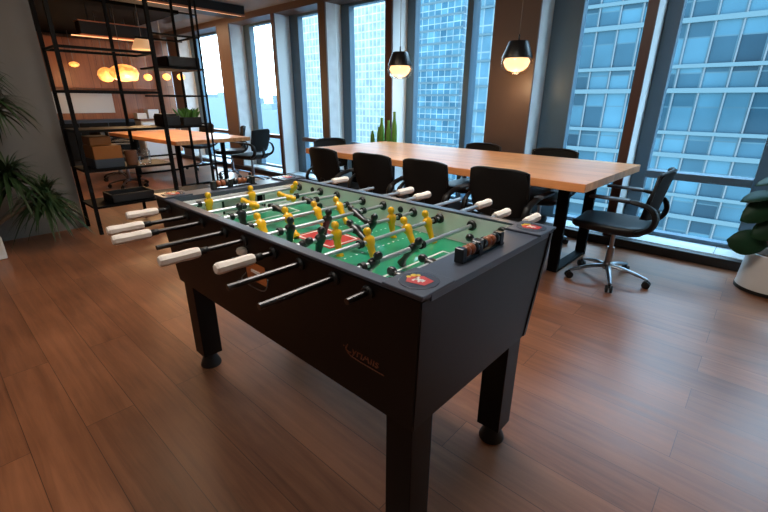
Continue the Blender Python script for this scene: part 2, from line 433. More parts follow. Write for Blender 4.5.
# pitch
ZF = .797
IX, IY = HL-.118, HW-.036
bx('playfield', 'field', -IX, IX, -IY, IY, ZF-.02, ZF, 0, FT)
bm = B()
def ln(x0, x1, y0, y1, dz=.0006): box(bm, x0, x1, y0, y1, ZF-.001, ZF+dz)
for s in (-1, 1):
    a, b = sorted((s*.30, s*.309)); 
    for sy in (-1, 1): ln(min(s*IX, s*.44), max(s*IX, s*.44), sy*.19-.004, sy*.19+.004); ln(min(s*IX, s*.55), max(s*IX, s*.55), sy*.115-.004, sy*.115+.004)
    a, b = sorted((s*.44, s*.449)); ln(a, b, -.19, .19)
    a, b = sorted((s*.55, s*.559)); ln(a, b, -.115, .115)
    ln(s*(IX-.02)-.005, s*(IX-.02)+.005, -IY, IY)
ln(-IX, IX, IY-.006, IY-.001); ln(-IX, IX, -IY+.001, -IY+.006)
for rx in (-.22, -.08, .085, .235):
    for k in range(-11, 12):
        if abs(k) > 3 or abs(rx) > .2: ln(rx-.003, rx+.003, k*.029-.004, k*.029+.004)
obj('pitch_markings', bm, 'line', FT)
bm = B(); box(bm, -.115, .115, -.085, .085, ZF-.001, ZF+.0012); cd = obj('centre_decal', bm, 'red', FT)
bm = B(); box(bm, -.105, .105, -.075, -.068, ZF, ZF+.002); box(bm, -.105, .105, .068, .075, ZF, ZF+.002); box(bm, -.105, -.098, -.075, .075, ZF, ZF+.002); box(bm, .098, .105, -.075, .075, ZF, ZF+.002)
box(bm, -.03, .03, -.02, .02, ZF, ZF+.002); obj('decal_border', bm, 'line', cd)
bm = B(); box(bm, -.06, -.02, -.012, .03, ZF, ZF+.0028); box(bm, -.03, .04, -.02, .0, ZF, ZF+.0028); obj('decal_emblem', bm, 'bluep', cd)
# inner walls
for s in (-1, 1):
    bx('inner_side_wall', 'inner', -IX, IX, min(s*IY, s*(IY+.003)), max(s*IY, s*(IY+.003)), ZF, ZT, 0, FT)
    bm = B(); a, b = sorted((s*IX, s*(IX-.004)))
    box(bm, a, b, -IY, -.11, ZF, ZT-.013); box(bm, a, b, .11, IY, ZF, ZT-.013); box(bm, a, b, -.11, .11, ZF+.075, ZT-.013)
    obj('inner_end_wall', bm, 'inner', FT)
    bm = B(); a, b = sorted((s*(IX-.004), s*(IX-.010)))
    for p in ((-.118, .118, ZF+.070, ZF+.078), (-.118, -.110, ZF, ZF+.078), (.110, .118, ZF, ZF+.078)): box(bm, a, b, p[0], p[1], p[2], p[3])
    g = obj('goal_frame', bm, 'rubber', FT)
    bm = B(); a, b = sorted((s*IX, s*(IX+.06))); box(bm, a, b, -.109, .109, ZF+.001, ZF+.004); a2, b2 = sorted((s*(IX+.055), s*(IX+.06))); box(bm, a2, b2, -.109, .109, ZF, ZF+.074)
    obj('goal_pocket', bm, 'inner', g)
# legs with conical levelling feet
for sx in (-1, 1):
    for sy in (-1, 1):
        cx, cy = sx*(.7805-.1), sy*(.3755-.094); w = .0485
        bm = B(); box(bm, cx-w, cx+w, cy-w, cy+w, .078, .56, .003)
        lg = obj('leg', bm, 'black', FT)
        bm = B(); lathe(bm, [(.002, 0), (.05, 0), (.052, .006), (.05, .016), (.030, .066), (.028, .08)], 32, (cx, cy, 0)); obj('leveling_foot', bm, 'rubber', lg, smooth=40)
# rods
ZR = .874
RX = [.604, .474, .322, .182, .004, -.134, -.318, -.452, -.636]
Y0 = -1.052
NEAR = [.609, .451, .453, .488, .401, .447, .369, .390, .51]
NH = [0, 0, 0, 1, 1, 0, 1, 1, 1]
FAR = [1.70, 1.69, 1.80, 1.755, 1.74, 1.77, 1.65, 1.46, 1.75]
FH = [1, 1, 1, 0, 1, 1, 0, 0, 1]
def grip(bm, y0, y1, x):
    n = 8; s = 1 if y1 > y0 else -1; Ln = abs(y1-y0)
    pr = [(.006, 0), (.0155, .002), (.0175, .012), (.018, .035), (.0165, .06), (.0175, .085), (.0185, .105), (.018, Ln-.008), (.0145, Ln-.001), (.004, Ln)]
    rings = []
    for r, t in pr: rings.append([V((x+r*math.cos(2*PI*(k+.5)/n), y0+s*t, ZR+r*math.sin(2*PI*(k+.5)/n))) for k in range(n)])
    loft(bm, rings)
    for f in bm.faces: f.smooth = False
def player(bm, x, y, ang):
    sec = [(-.078, .0105, .0125, .002), (-.070, .0115, .0135, .003), (-.060, .0095, .0085, 0), (-.045, .0105, .0075, 0), (-.03, .0125, .0085, 0), (-.018, .0125, .009, 0), (-.008, .0175, .012, 0), (.006, .0195, .0125, 0),
           (.013, .0165, .011, 0), (.018, .007, .007, 0), (.022, .0085, .0085, 0), (.028, .0115, .0115, 0), (.035, .0115, .0115, 0), (.042, .0075, .0075, 0), (.0445, .002, .002, 0)]
    rings = []
    for z, hy, hx, ox in sec:
        ring = []
        for k in range(12):
            a = 2*PI*k/12; c, s_ = math.cos(a), math.sin(a)
            px = math.copysign(abs(c)**.7, c)*hx+ox; py = math.copysign(abs(s_)**.7, s_)*hy
            q = V((px, py, z))*1.12; q = Matrix.Rotation(ang, 3, 'Y') @ q
            ring.append(V((x, y, ZR))+q)
        rings.append(ring)
    loft(bm, rings)
K, Yl = 'blackp', 'yellow'
# (rod, table-width position in the room, colour, turn in degrees)
MEN = {0: [(.81, K, -75), (.95, K, -75), (1.213, K, -70)],
       1: [(.834, K, 35), (1.024, K, 38)],
       2: [(.973, Yl, -18), (1.177, Yl, -32), (1.303, Yl, -22)],
       3: [(.80, K, 60), (.87, K, 15), (.945, Yl, -10), (1.04, K, -60), (1.127, K, 25), (1.244, Yl, -6)],
       4: [(.87, K, 10), (1.05, K, 20), (1.211, K, -65)],
       5: [(.831, Yl, -38), (.959, Yl, -34), (1.109, Yl, -34), (1.237, Yl, -36)],
       6: [(.852, K, -15), (1.018, K, -85), (1.207, K, -80)],
       7: [(.984, Yl, 95), (1.187, Yl, 95)],
       8: [(.862, Yl, 5), (1.088, Yl, -8), (1.345, Yl, 40)]}
for i, rx in enumerate(RX):
    a, b = NEAR[i]+Y0, FAR[i]+Y0
    bm = B(); tube(bm, [(rx, a+(.06 if NH[i] else 0), ZR), (rx, b-(.06 if FH[i] else 0), ZR)], .0079, 14)
    rod = obj('rod', bm, 'chrome', FT, smooth=50)
    bm = B(); tube(bm, [(rx, a+(.06 if NH[i] else -.001), ZR), (rx, -HW-.006, ZR)], .0086, 14); obj('rod_shaded_end', bm, 'rodshade', rod, smooth=50, label='shaded steel of the rod end, shade put into its colour')  # darker skin over the same rod, painting in its dim near-side reflections
    if NH[i]:
        bm = B(); grip(bm, a+.125, a, rx); hd = obj('rod_handle', bm, 'handle', rod)
        bm = B(); lathe(bm, [(.001, 0), (.0035, 0), (.0035, .0022), (.001, .0024)], 10, (rx-.009, a+.062, ZR+.0135)); obj('handle_screw', bm, 'rubber', rod)
        bm = B(); tube(bm, [(rx, a+.124, ZR), (rx, a+.15, ZR)], .0115, 12); obj('rod_sleeve', bm, 'rubber', rod)
    if FH[i]:
        bm = B(); grip(bm, b-.125, b, rx); obj('rod_handle', bm, 'handle', rod)
    for s in (-1, 1):
        bm = B(); y = s*IY
        lathe(bm, [(.009, y-s*.012), (.017, y-s*.012), (.0205, y-s*.006), (.0205, y)], 20, (rx, 0, ZR), 'Y'); obj('rod_bearing', bm, 'rubber', rod, smooth=40)
        yo = s*(HW-.004)
        bm = B(); lathe(bm, [(.02, yo-s*.004), (.02, yo+s*.007), (.015, yo+s*.012), (.009, yo+s*.012)], 18, (rx, 0, ZR), 'Y'); obj('rod_bushing', bm, 'rubber', rod, smooth=40)
    for (y, c, ang) in MEN[i]:
        bm = B(); player(bm, rx, y+Y0, R(ang)); obj('player', bm, c, rod, smooth=60, label='yellow player' if c == Yl else 'black player')
    for y in ((min(m[0] for m in MEN[i])-.045, max(m[0] for m in MEN[i])+.045)):
        if abs(y+Y0) < IY-.03:
            bm = B(); lathe(bm, [(.008, -.008), (.0145, -.008), (.0145, .008), (.008, .008)], 16, (rx, y+Y0, ZR), 'Y'); obj('rod_bumper', bm, 'rubber', rod, smooth=40)
# spare bearing holes on the far wall
for hx in (-.52, .108):
    bm = B(); lathe(bm, [(.004, IY-.006), (.012, IY-.006), (.0145, IY), ], 18, (hx, 0, ZR), 'Y'); obj('wall_plug', bm, 'rubber', FT)
# scoring beads on both end tops
for s in (-1, 1):
    x = s*(HL-.056)-(0.006 if s > 0 else -.01); z = ZT+.009
    bm = B(); box(bm, x-.012, x+.012, -.12, .108, z, z+.006, .001); sc_ = obj('score_counter', bm, 'blackp', FT)
    for y0 in (-.122, -.035, .088):
        bm = B(); box(bm, x-.014, x+.014, y0-.011, y0+.011, z, z+.042, .003); obj('counter_bracket', bm, 'blackp', sc_)
    bm = B(); tube(bm, [(x, -.12, z+.026), (x, .09, z+.026)], .0035, 8); obj('counter_wire', bm, 'steel', sc_)
    for y0, c in ((-.098, 'woodball'), (-.074, 'woodball'), (-.054, 'blackp'), (-.008, 'blackp'), (.016, 'woodball'), (.04, 'woodball'), (.063, 'blackp')):
        bm = B()
        lathe(bm, [(.004, -.010), (.014, -.010), (.0165, -.004), (.0165, .004), (.014, .010), (.004, .010)], 10, (x, y0, z+.026), 'Y')
        obj('score_bead', bm, c, sc_)
# ball return on the long side, with the orange board inside and a wire lip
def yside(z): return -(HW-tw*(ZT-z)/(ZT-ZB))
bm = B()
def sidequad(bm, x0, x1, z0, z1, d0, d1):
    hexa(bm, [(x0, yside(z0)-d1, z0), (x1, yside(z0)-d1, z0), (x1, yside(z0)-d0, z0), (x0, yside(z0)-d0, z0), (x0, yside(z1)-d1, z1), (x1, yside(z1)-d1, z1), (x1, yside(z1)-d0, z1), (x0, yside(z1)-d0, z1)])
sidequad(bm, -.02, .108, .725, .80, 0, .0015); brn = obj('ball_return', bm, 'plywood', FT)
bm = B()
zl = .722
tube(bm, curve_pts([(-.03, yside(zl), zl+.02), (-.03, yside(zl)-.02, zl), (.04, yside(zl)-.024, zl-.004), (.118, yside(zl)-.02, zl), (.118, yside(zl), zl+.04)], 6), .0022, 6); obj('return_wire', bm, 'steel', brn)
bm = B(); box(bm, .02, .075, yside(.77)-.006, yside(.77)-.001, .762, .772, .001); obj('return_plate', bm, 'handle', brn)
bm = B(); lathe(bm, [(.004, 0), (.018, .002), (.02, .012), (.016, .02)], 16, (-.005, yside(.835)-.012, .826)); obj('ball_entry_cup', bm, 'handle', FT, smooth=40)
# copper script on the long side
def text(name, body, size, m, parent, loc, rot, shear=.25, ext=.0012):
    cu = bpy.data.curves.new(name, 'FONT'); cu.body = body; cu.size = size; cu.extrude = ext; cu.shear = shear; cu.align_x = 'LEFT'
    to = bpy.data.objects.new('tmp', cu); COL.objects.link(to)
    bpy.context.view_layer.update()
    me = bpy.data.meshes.new_from_object(to.evaluated_get(bpy.context.evaluated_depsgraph_get()))
    bpy.data.objects.remove(to)
    me.name = name
    return obj(name, me, m, parent, loc, rot)
tilt = math.atan2(tw, ZT-ZB)
zl = .645
text('side_lettering', '·CyriAlls', .042, 'copper', FT, (.478, yside(zl)-.0015, zl), (R(90)+tilt*-1, 0, 0))
bm = B()
tube(bm, curve_pts([(.506, yside(.66)-.002, .672), (.500, yside(.65)-.002, .652), (.518, yside(.636)-.002, .637), (.578, yside(.632)-.002, .634), (.646, yside(.632)-.002, .634)], 6), .0016, 6)
obj('lettering_flourish', bm, 'copper', FT)

# ------------------------------------------------------------------ chairs
def make_chair(label, loc, rz, group=None):
    t = thing('office_chair', label, 'chair', loc, rz, group)
    bm = B()
    for k in range(5):
        a = 2*PI*k/5+R(90); d = V((math.cos(a), math.sin(a), 0))
        tube(bm, curve_pts([d*.02+V((0, 0, .115)), d*.12+V((0, 0, .108)), d*.22+V((0, 0, .085)), d*.285+V((0, 0, .068))], 4), [.022]*5+[.019]*4+[.015]*4, 8, .7)
    lathe(bm, [(.03, .085), (.036, .10), (.034, .14), (.022, .15)], 20)
    obj('star_base', bm, 'alu', t, smooth=50)
    for k in range(5):
        a = 2*PI*k/5+R(90); c = V((math.cos(a)*.285, math.sin(a)*.285, .028)); u = V((-math.sin(a), math.cos(a), 0)); bm = B()
        for s in (-1, 1):
            tube(bm, [c+u*s*.006, c+u*s*.008, c+u*s*.022, c+u*s*.024], [.023, .028, .028, .022], 16)
        tube(bm, [c+V((0, 0, .01)), c+V((0, 0, .04))], .009, 8)
        obj('caster', bm, 'rubber', t, smooth=40)
    bm = B(); lathe(bm, [(.026, .14), (.026, .27), (.017, .272), (.017, .40), (.05, .41), (.06, .43)], 18); obj('gas_lift', bm, 'alu', t, smooth=40)
    bm = B(); rings = []
    # seat: rounded pan, curved up at the rear
    for y, hw, zt, th in ((-.275, .13, .462, .02), (-.268, .185, .474, .042), (-.24, .215, .486, .066), (-.15, .235, .492, .08), (0, .24, .490, .084), (.12, .235, .490, .084), (.19, .215, .494, .076), (.225, .18, .494, .05), (.235, .13, .498, .03)):
        ring = []
        for k in range(20):
            a = 2*PI*k/20; c, s = math.cos(a), math.sin(a)
            ring.append((math.copysign(abs(c)**.55, c)*hw, y, zt-th/2+math.copysign(abs(s)**.6, s)*th/2+(.018*c*c if s > -.2 else .012*c*c)))
        rings.append(ring)
    loft(bm, rings); obj('seat', bm, 'seat', t, smooth=60)
    bm = B(); rings = []   # back: thin curved panel leaning rearwards
    for z, hw, y in ((.545, .16, .185), (.545, .19, .194), (.60, .212, .206), (.70, .224, .222), (.82, .222, .245), (.872, .212, .256), (.89, .19, .260)):
        ring = []
        n = 9
        for side in (0, 1):
            for k in range(n+1):
                u = -1+2*k/n if side == 0 else 1-2*k/n
                ring.append((u*hw, y-.045*u*u+(.022 if side == 0 else 0)+.02, z-.016*abs(u)**4*(1 if z > .8 else -1)))
        rings.append(ring)
    loft(bm, rings); bk = obj('backrest', bm, 'mesh', t, smooth=60)
    bm = B(); pts = []
    for u in (-1, -.6, 0, .6, 1): pts.append((u*.216,   .280-.045*u*u, .89-.02*abs(u)**4))
    tube(bm, [(-.226, .215, .70)]+curve_pts(pts, 4)+[(.226, .215, .70)], .0105, 8); obj('back_rim', bm, 'chairframe', bk, smooth=60)
    for s in (-1, 1):
        bm = B()
        tube(bm, curve_pts([(s*.15, .13, .455), (s*.215, .19, .468), (s*.238, .255, .515), (s*.243, .272, .585), (s*.245, .235, .65), (s*.25, .14, .682), (s*.25, .02, .686)], 6), [.030]*12+[.028]*12+[.022]*8+[.017]*5, 12, .62)
        ar = obj('armrest', bm, 'chairframe', t, smooth=60)
        bm = B(); box(bm, s*.25-.032, s*.25+.032, -.16, .10, .684, .703, .008); obj('arm_pad', bm, 'armpad', ar, smooth=40)
    bm = B(); tube(bm, curve_pts([(0, .08, .43), (0, .2, .44), (0, .252, .50), (0, .248, .60)], 5), [.03]*16, 10, .5); box(bm, -.1, .1, -.1, .1, .415, .44, .01); obj('back_support', bm, 'chairframe', t, smooth=50)
    return t
ch = make_chair('black office chair in full view on a silver star base beside the window', (-.73, 3.46, 0), R(-88), 'chairs around the big wooden table')
G1 = 'chairs around the big wooden table'
for x, y, a, lb in ((-3.24, 2.93, 176, 'black office chair at the long front edge farthest from the silver-based end chair'),
                    (-2.60, 2.93, 182, 'black office chair at the long front edge, second from the far end'),
                    (-1.99, 2.92, 178, 'black office chair at the long front edge, third from the far end'),
                    (-1.37, 2.95, 181, 'black office chair at the long front edge, behind the near score beads')):
    dup(ch, (x, y, 0), R(a), lb, G1)
dup(ch, (-1.55, 4.02, 0), R(3), 'office chair on the window side of the big table, beside the wide right windows', G1)
dup(ch, (-2.36, 3.99, 0), R(-4), 'office chair on the window side, its top showing before the brown pier', G1)
dup(ch, (-3.80, 3.42, 0), R(80), 'office chair facing the far narrow end of the big table', G1)

# ------------------------------------------------------------------ big meeting table
MT = thing('meeting_table', 'long solid wood meeting table on black steel frames beside the windows', 'table', (-2.312, 3.537, 0), R(-1.8))
bx('tabletop', 'oak', -1.515, 1.515, -.645, .645, .772, .83, .004, MT)
for x in (1.215, -1.215):
    bm = B(); t_ = .042
    for y in (-.17, .45): box(bm, x-t_, x+t_, y-.02, y+.02, 0, .755, .002)
    box(bm, x-t_, x+t_, -.15, .43, 0, .022, .002); box(bm, x-t_, x+t_, -.55, .55, .755, .772, .002)
    obj('leg_frame', bm, 'steelblack', MT)
bx('cross_beam', 'steelblack', -1.2, 1.2, .1, .16, .70, .755, .002, MT)

# ------------------------------------------------------------------ pendants over the table
def pendant(x, y, lb):
    t = thing('pendant_lamp', lb, 'lamp', (x, y, 1.575), 0, 'bell pendants over the big table')
    bm = B(); lathe(bm, [(.002, .300), (.088, .300), (.096, .290), (.146, .158), (.146, .148), (.138, .148)], 40); obj('lamp_cap', bm, 'lampblack', t, smooth=40)
    bm = B(); lathe(bm, [(.143, .150), (.151, .12), (.147, .085), (.128, .045), (.098, .015), (.05, .002), (.004, 0)], 40, cap=False); obj('lamp_bowl', bm, 'lampglass', t, smooth=70)
    bm = B(); lathe(bm, [(.004, .148), (.11, .148), (.124, .12), (.108, .075), (.07, .042), (.03, .03), (.004, .028)], 28); obj('bulb', bm, 'bulb', t, smooth=60)
    bm = B(); tube(bm, [(0, 0, .297), (0, 0, .36)], .008, 10); obj('cord_grip', bm, 'lampblack', t)
    bm = B(); tube(bm, [(0, 0, .35), (0, 0, ZC-1.575)], .0035, 6); obj('cord', bm, 'cable', t)
    l = bpy.data.lights.new('bulb_light', 'POINT'); l.energy = 3; l.color = (1, .72, .42); l.shadow_soft_size = .06
    lo = bpy.data.objects.new('bulb_light', l); COL.objects.link(lo); lo.parent = t; lo.location = (0, 0, -.10)
pendant(-3.52, 4.17, 'black capped glass pendant lamp hanging beside the cactus')
pendant(-2.03, 4.17, 'black capped glass pendant lamp hanging before the brown pier')

# ------------------------------------------------------------------ plants
CA = thing('cactus', 'tall green column cactus behind the far end of the big table', 'plant', (-3.93, 4.235, 0))
bm = B(); lathe(bm, [(.02, 0), (.10, 0), (.12, .46), (.125, .48), (.11, .48), (.10, .44), (.02, .44)], 28); obj('pot', bm, 'potdark', CA, smooth=40)
bm = B(); lathe(bm, [(.002, .43), (.108, .43), (.106, .445), (.002, .452)], 20); obj('soil', bm, 'soil', CA)
for dx, dy, h, r, ln_ in ((-.05, .05, .95, .036, -.11), (.0, .06, 1.12, .046, .0), (.055, .055, 1.09, .042, .07), (.06, .085, 1.20, .042, .14), (-.02, .09, 1.0, .038, -.055), (.02, .02, .84, .02, .19)):
    bm = B(); P = curve_pts([(dx*.7, dy*.7, .44), (dx+ln_*.6, dy, .62), (dx+ln_, dy, .8), (dx+ln_*1.02, dy, h)], 5); rings = []
    for i, p in enumerate(P):
        tt = i/(len(P)-1); rr = r*(.75+.3*math.sin(PI*min(tt*1.2, 1)))*(1 if tt < .93 else .55)
        rings.append([p+V((math.cos(2*PI*k/20), math.sin(2*PI*k/20), 0))*rr*(1 if k % 2 else .8) for k in range(20)])
    loft(bm, rings); obj('stem', bm, 'cactus', CA)

RP = thing('potted_fig', 'broad-leaved dark green plant in a round white pot by the window corner', 'plant', (.24, 4.06, 0))
bm = B(); lathe(bm, [(.02, .015), (.196, .015), (.196, .03), (.192, .05), (.178, .29), (.172, .295), (.164, .29), (.17, .27), (.02, .27)], 40); obj('pot', bm, 'potwhite', RP, smooth=40)
bm = B(); lathe(bm, [(.02, 0), (.19, 0), (.197, .004), (.198, .03), (.02, .03)], 40); obj('pot_base', bm, 'rubber', RP, smooth=40)
bm = B(); lathe(bm, [(.002, .26), (.169, .27), (.15, .30), (.08, .325), (.002, .33)], 30)
obj('soil', bm, 'soil', RP)
for sx, sy, tx, ty, tz in ((-.03, 0, -.10, -.04, .72), (.03, .02, .06, .0, .85), (.0, -.03, .02, -.1, .62)):
    bm = B(); tube(bm, curve_pts([(sx, sy, .3), ((sx+tx)/2, (sy+ty)/2, (.3+tz)/2), (tx, ty, tz)], 5), [.014-.0008*i for i in range(11)], 8); obj('stem', bm, 'trunk', RP)
ov = lambda t: math.sin(PI*min(1, max(0.02, t)))**.6*(1.0 if t > .5 else .88+.24*t) if 0 < t < 1 else .04
cam_side = (0, -1, .35)
for b, tp, w, dr, up in (((.16, 3.90, .37), (-.07, 3.86, .40), .19, .02, cam_side), ((.15, 3.92, .68), (-.03, 3.83, .60), .17, .06, cam_side), ((.13, 3.9, .74), (-.06, 3.84, .70), .12, .03, (0, -.5, 1)),
                         ((.24, 3.9, .56), (.05, 3.85, .47), .17, .03, cam_side), ((.21, 3.9, .87), (-.01, 3.84, .82), .11, .03, (0, -.4, 1)), ((.26, 3.95, .8), (.42, 3.85, .76), .17, .05, cam_side), ((.3, 3.95, .55), (.5, 3.86, .5), .18, .04, cam_side),
                         ((.3, 4.06, .82), (.12, 4.16, 1.02), .15, .03, (0, -1, .8)), ((.33, 4.06, .84), (.5, 4.12, 1.0), .15, .03, (0, -1, .8)), ((.27, 4.0, .84), (.3, 3.9, 1.1), .14, 0, (0, -1, .1))):
    b = V(b)-V((.24, 4.06, 0)); tp = V(tp)-V((.24, 4.06, 0))
    bm = B(); tube(bm, [b+(V((.02, .03, b.z-.06))-b)*.55, b], .004, 6); leaf(bm, b, tp, up, w, dr, 9, ov); lf = obj('leaf', bm, 'leafdk', RP)
    md = lf.modifiers.new('thick', 'SOLIDIFY'); md.thickness = .002

DP = thing('strap_leaf_plant', 'tall plant with tufts of drooping strap leaves in front of the grey wall', 'plant', (-4.94, .14, 0))
bm = B(); box(bm, -.17, .17, -.17, .17, 0, .2, .012); obj('pot', bm, 'potwhite', DP)
bm = B(); box(bm, -.15, .15, -.15, .15, .19, .215); obj('soil', bm, 'soil', DP)
def tuft(c, n, Lm, seed, m='leafstrap', par=DP, w=.03, name='foliage'):
    rnd = random.Random(seed); bm = B()
    for i in range(n):
        a = rnd.uniform(0, 2*PI); el = rnd.uniform(-.25, 1.2); l = Lm*rnd.uniform(.65, 1.1)
        d = V((math.cos(a)*math.cos(el), math.sin(a)*math.cos(el), math.sin(el)))
        b = V(c)+V((0, 0, rnd.uniform(-.10, .06)))
        if b.y+d.y*l > .84: d.y = (.84-b.y)/l*rnd.uniform(.5, 1)
        if b.x+d.x*l < -.44: d.x = (-.44-b.x)/l*rnd.uniform(.5, 1)
        leaf(bm, b, b+d*l, (0, 0, 1.01), w*rnd.uniform(.7, 1.2), l*rnd.uniform(.45, .95)*math.cos(el*.8), 6, lambda t: (.5+.5*min(1, t*5))*(1-t**2.2)+.03)
    o = obj(name, bm, m, par)
    return o
for pts, r in (([(-.04, 0, .2), (-.06, .12, .6), (-.05, .28, 1.02), (-.04, .38, 1.26)], .022), ([(.03, .02, .2), (.0, .14, .42), (-.02, .34, .66)], .02), ([(.05, .06, .2), (.06, .26, .34), (.04, .50, .44)], .018), ([(-.06, .3, 1.04), (-.1, .36, 1.3), (-.12, .36, 1.5)], .014)):
    bm = B(); tube(bm, curve_pts(pts, 5), r, 8); obj('trunk', bm, 'trunk', DP)
tuft((-.04, .40, 1.28), 150, .36, 1); tuft((-.02, .36, .68), 170, .38, 2); tuft((.04, .56, .46), 240, .38, 3); tuft((-.12, .36, 1.55), 110, .30, 4)

# ------------------------------------------------------------------ open shelving divider
SX0, SX1 = -5.435, -4.976
SH = thing('shelving_unit', 'open black metal shelving divider between the two meeting areas', 'shelving', (0, 0, 0))
for x, y, w in ((SX1, 1.09, .016), (SX1, 1.92, .018), (SX1, 2.375, .012), (SX0, 1.085, .016), (SX0, 1.69, .014), (SX0, 2.375, .012), (SX1+.01, 2.425, .008)):
    bx('post', 'steelblack', x-w, x+w, y-w, y+w, 0, ZC, 0, SH)
for z in (.29, .66, 1.045, 1.40, 1.78):
    bm = B(); box(bm, SX0-.01, SX1+.015, 1.08, 1.93, z-.02, z+.003 if z < 1.3 else z-.004)
    if z > 1.3:
        bm.free(); bm = B()
        for xx in (SX1, SX0): box(bm, xx-.012, xx+.012, 1.08, 1.93, z-.012, z+.012)
        for yy in (1.09, 1.92): box(bm, SX0, SX1, yy-.01, yy+.01, z-.01, z+.01)
    obj('shelf', bm, 'steelblack', SH)
for z in (.29, 1.05, 1.37, 1.66, 1.97):
    bm = B()
    if z in (.29, 1.05, 1.66): box(bm, SX0-.01, SX1+.01, 1.93, 2.44, z-.018, z+.002)
    else:
        for xx in (SX1, SX0): box(bm, xx-.009, xx+.009, 1.93, 2.44, z-.009, z+.009)
        box(bm, SX0, SX1, 2.37, 2.39, z-.008, z+.008)
    obj('shelf', bm, 'steelblack', SH)
def tray(name, lb, cat, x0, x1, y0, y1, z0, z1, m='blackmat', grp=None):
    bm = B(); box(bm, x0, x1, y0, y1, z0, z0+.012); t = .012
    box(bm, x0, x0+t, y0, y1, z0, z1); box(bm, x1-t, x1, y0, y1, z0, z1); box(bm, x0, x1, y0, y0+t, z0, z1); box(bm, x0, x1, y1-t, y1, z0, z1)
    return tag(obj(name, bm, m), lb, cat, grp)
tray('planter_tray', 'long black tray on the lowest shelf of the divider', 'tray', -5.30, -5.0, 1.26, 1.68, .293, .385)
tray('planter_tray', 'black tray on the high narrow shelf beside the window', 'tray', -5.3, -5.0, 2.06, 2.41, 1.662, 1.77)
PT = thing('planter_box', 'black planter of bright green leaves on the divider by the window', 'plant', (-5.16, 2.26, 1.052))
bm = B(); box(bm, -.12, .12, -.11, .10, 0, .09, .004); obj('planter', bm, 'blackmat', PT)
rnd = random.Random(5); bm = B()
for i in range(70):
    a = rnd.uniform(0, 2*PI); b = V((rnd.uniform(-.08, .08), rnd.uniform(-.08, .08), .08)); l = rnd.uniform(.08, .17)
    d = V((math.cos(a)*.5, math.sin(a)*.5, 1)).normalized()*l; leaf(bm, b, b+d, (math.sin(a), -math.cos(a), .2), .03, .03, 4)
obj('foliage', bm, 'leafbright', PT)
pr = thing('printer', 'black boxy printer on the divider shelf beside the green planter', 'printer', (-5.2, 2.03, 1.052))
bm = B(); box(bm, -.16, .16, -.085, .085, 0, .11, .01); obj('body', bm, 'blackmat', pr)
bm = B(); box(bm, -.14, .10, -.08, .08, .11, .128, .006); obj('lid', bm, 'rubber', pr)
ob = thing('storage_box', 'ochre box with a dark blue grey base on the second divider shelf', 'box', (-5.19, 1.32, .664))
bm = B(); box(bm, -.17, .17, -.13, .14, 0, .09, .006); obj('base_tray', bm, 'greybox', ob)
bm = B(); box(bm, -.165, .165, -.125, .135, .09, .22, .006); obj('box_body', bm, 'ochre', ob)
bm = B(); box(bm, -.15, .12, -.13, .06, .225, .31, .006); tag(obj('storage_box', bm, 'ochre', None, (-5.2, 1.33, .664)), 'smaller ochre box lying on top of the ochre and grey box', 'box')
bm = B(); lathe(bm, [(.01, 0), (.055, 0), (.06, .15), (.052, .15), (.05, .01), (.01, .01)], 20); tag(obj('pen_cup', bm, 'brownbox', None, (-5.12, 1.56, .664), smooth=40), 'brown cylindrical cup on the second divider shelf', 'cup')
bm = B(); lathe(bm, [(.01, 0), (.055, 0), (.06, .01), (.06, .14), (.045, .155), (.045, .17)], 24, cap=False); tag(obj('glass_jar', bm, 'clear', None, (-5.08, 1.68, .664), smooth=60), 'empty clear glass jar on the second divider shelf', 'jar')

# ------------------------------------------------------------------ rear meeting area
T2 = thing('meeting_table', 'second wooden meeting table behind the shelving divider', 'table', (-7.85, 3.16, 0), R(1.5))
bx('tabletop', 'oak', -1.4, 1.4, -.62, .62, .70, .76, .004, T2)
for x in (.9, -.9):
    bm = B()
    for y in (-.38, .38): box(bm, x-.035, x+.035, y-.025, y+.025, 0, .69, .002)
    box(bm, x-.035, x+.035, -.4, .4, 0, .03, .002); box(bm, x-.035, x+.035, -.5, .5, .675, .70, .002); box(bm, x-.02, x+.02, -.4, .4, .3, .33)
    obj('leg_frame', bm, 'steelblack', T2)
G2 = 'chairs around the rear table'
for x, y, a, lb in ((-6.38, 3.75, -70, 'office chair turned at the right end of the rear table, near the brown pier'),
                    (-7.25, 3.86, -25, 'office chair on the window side of the rear table, its back before the bright window'),
                    (-7.6, 2.22, 160, 'office chair at the near side of the rear table, above the lowest shelf tray'),
                    (-8.45, 2.35, 200, 'office chair behind the ochre boxes at the rear table'),
                    (-8.6, 3.9, 10, 'office chair at the far side of the rear table under the small globe lamps')):
    dup(ch, (x, y, 0), R(a), lb, G2)
bm = B(); box(bm, -.02, .0, -.62, .52, 0, .43, .003)
wb = tag(obj('whiteboard', bm, 'whitepanel', None, (XL+.02, 2.78, 1.05)), 'long white board on the wood panelled rear wall', 'whiteboard')
CR = thing('credenza', 'low dark cabinet under the white board on the rear wall', 'cabinet', (XL+.26, 2.9, 0))
bx('carcass', 'navy', -.24, .22, -1.0, .62, .08, .92, .006, CR)
for k in range(3): bx('door', 'steelblack', .22, .24, -.99+k*.54, -.47+k*.54, .1, .86, .003, CR)
bx('plinth', 'blackmat', -.22, .2, -.98, .6, 0, .08, 0, CR)
KC = thing('kitchen_counter', 'pale counter with drawers at the back beside the white board', 'counter', (XL+.3, 4.0, 0))
bx('carcass', 'paper', -.28, .25, -.38, .36, 0, .88, .005, KC); bx('worktop', 'brownbox', -.29, .3, -.4, .38, .88, .92, .004, KC)
for k in range(2): bx('drawer', 'whitepanel', .25, .27, -.36, .34, .1+k*.38, .45+k*.38, .004, KC)
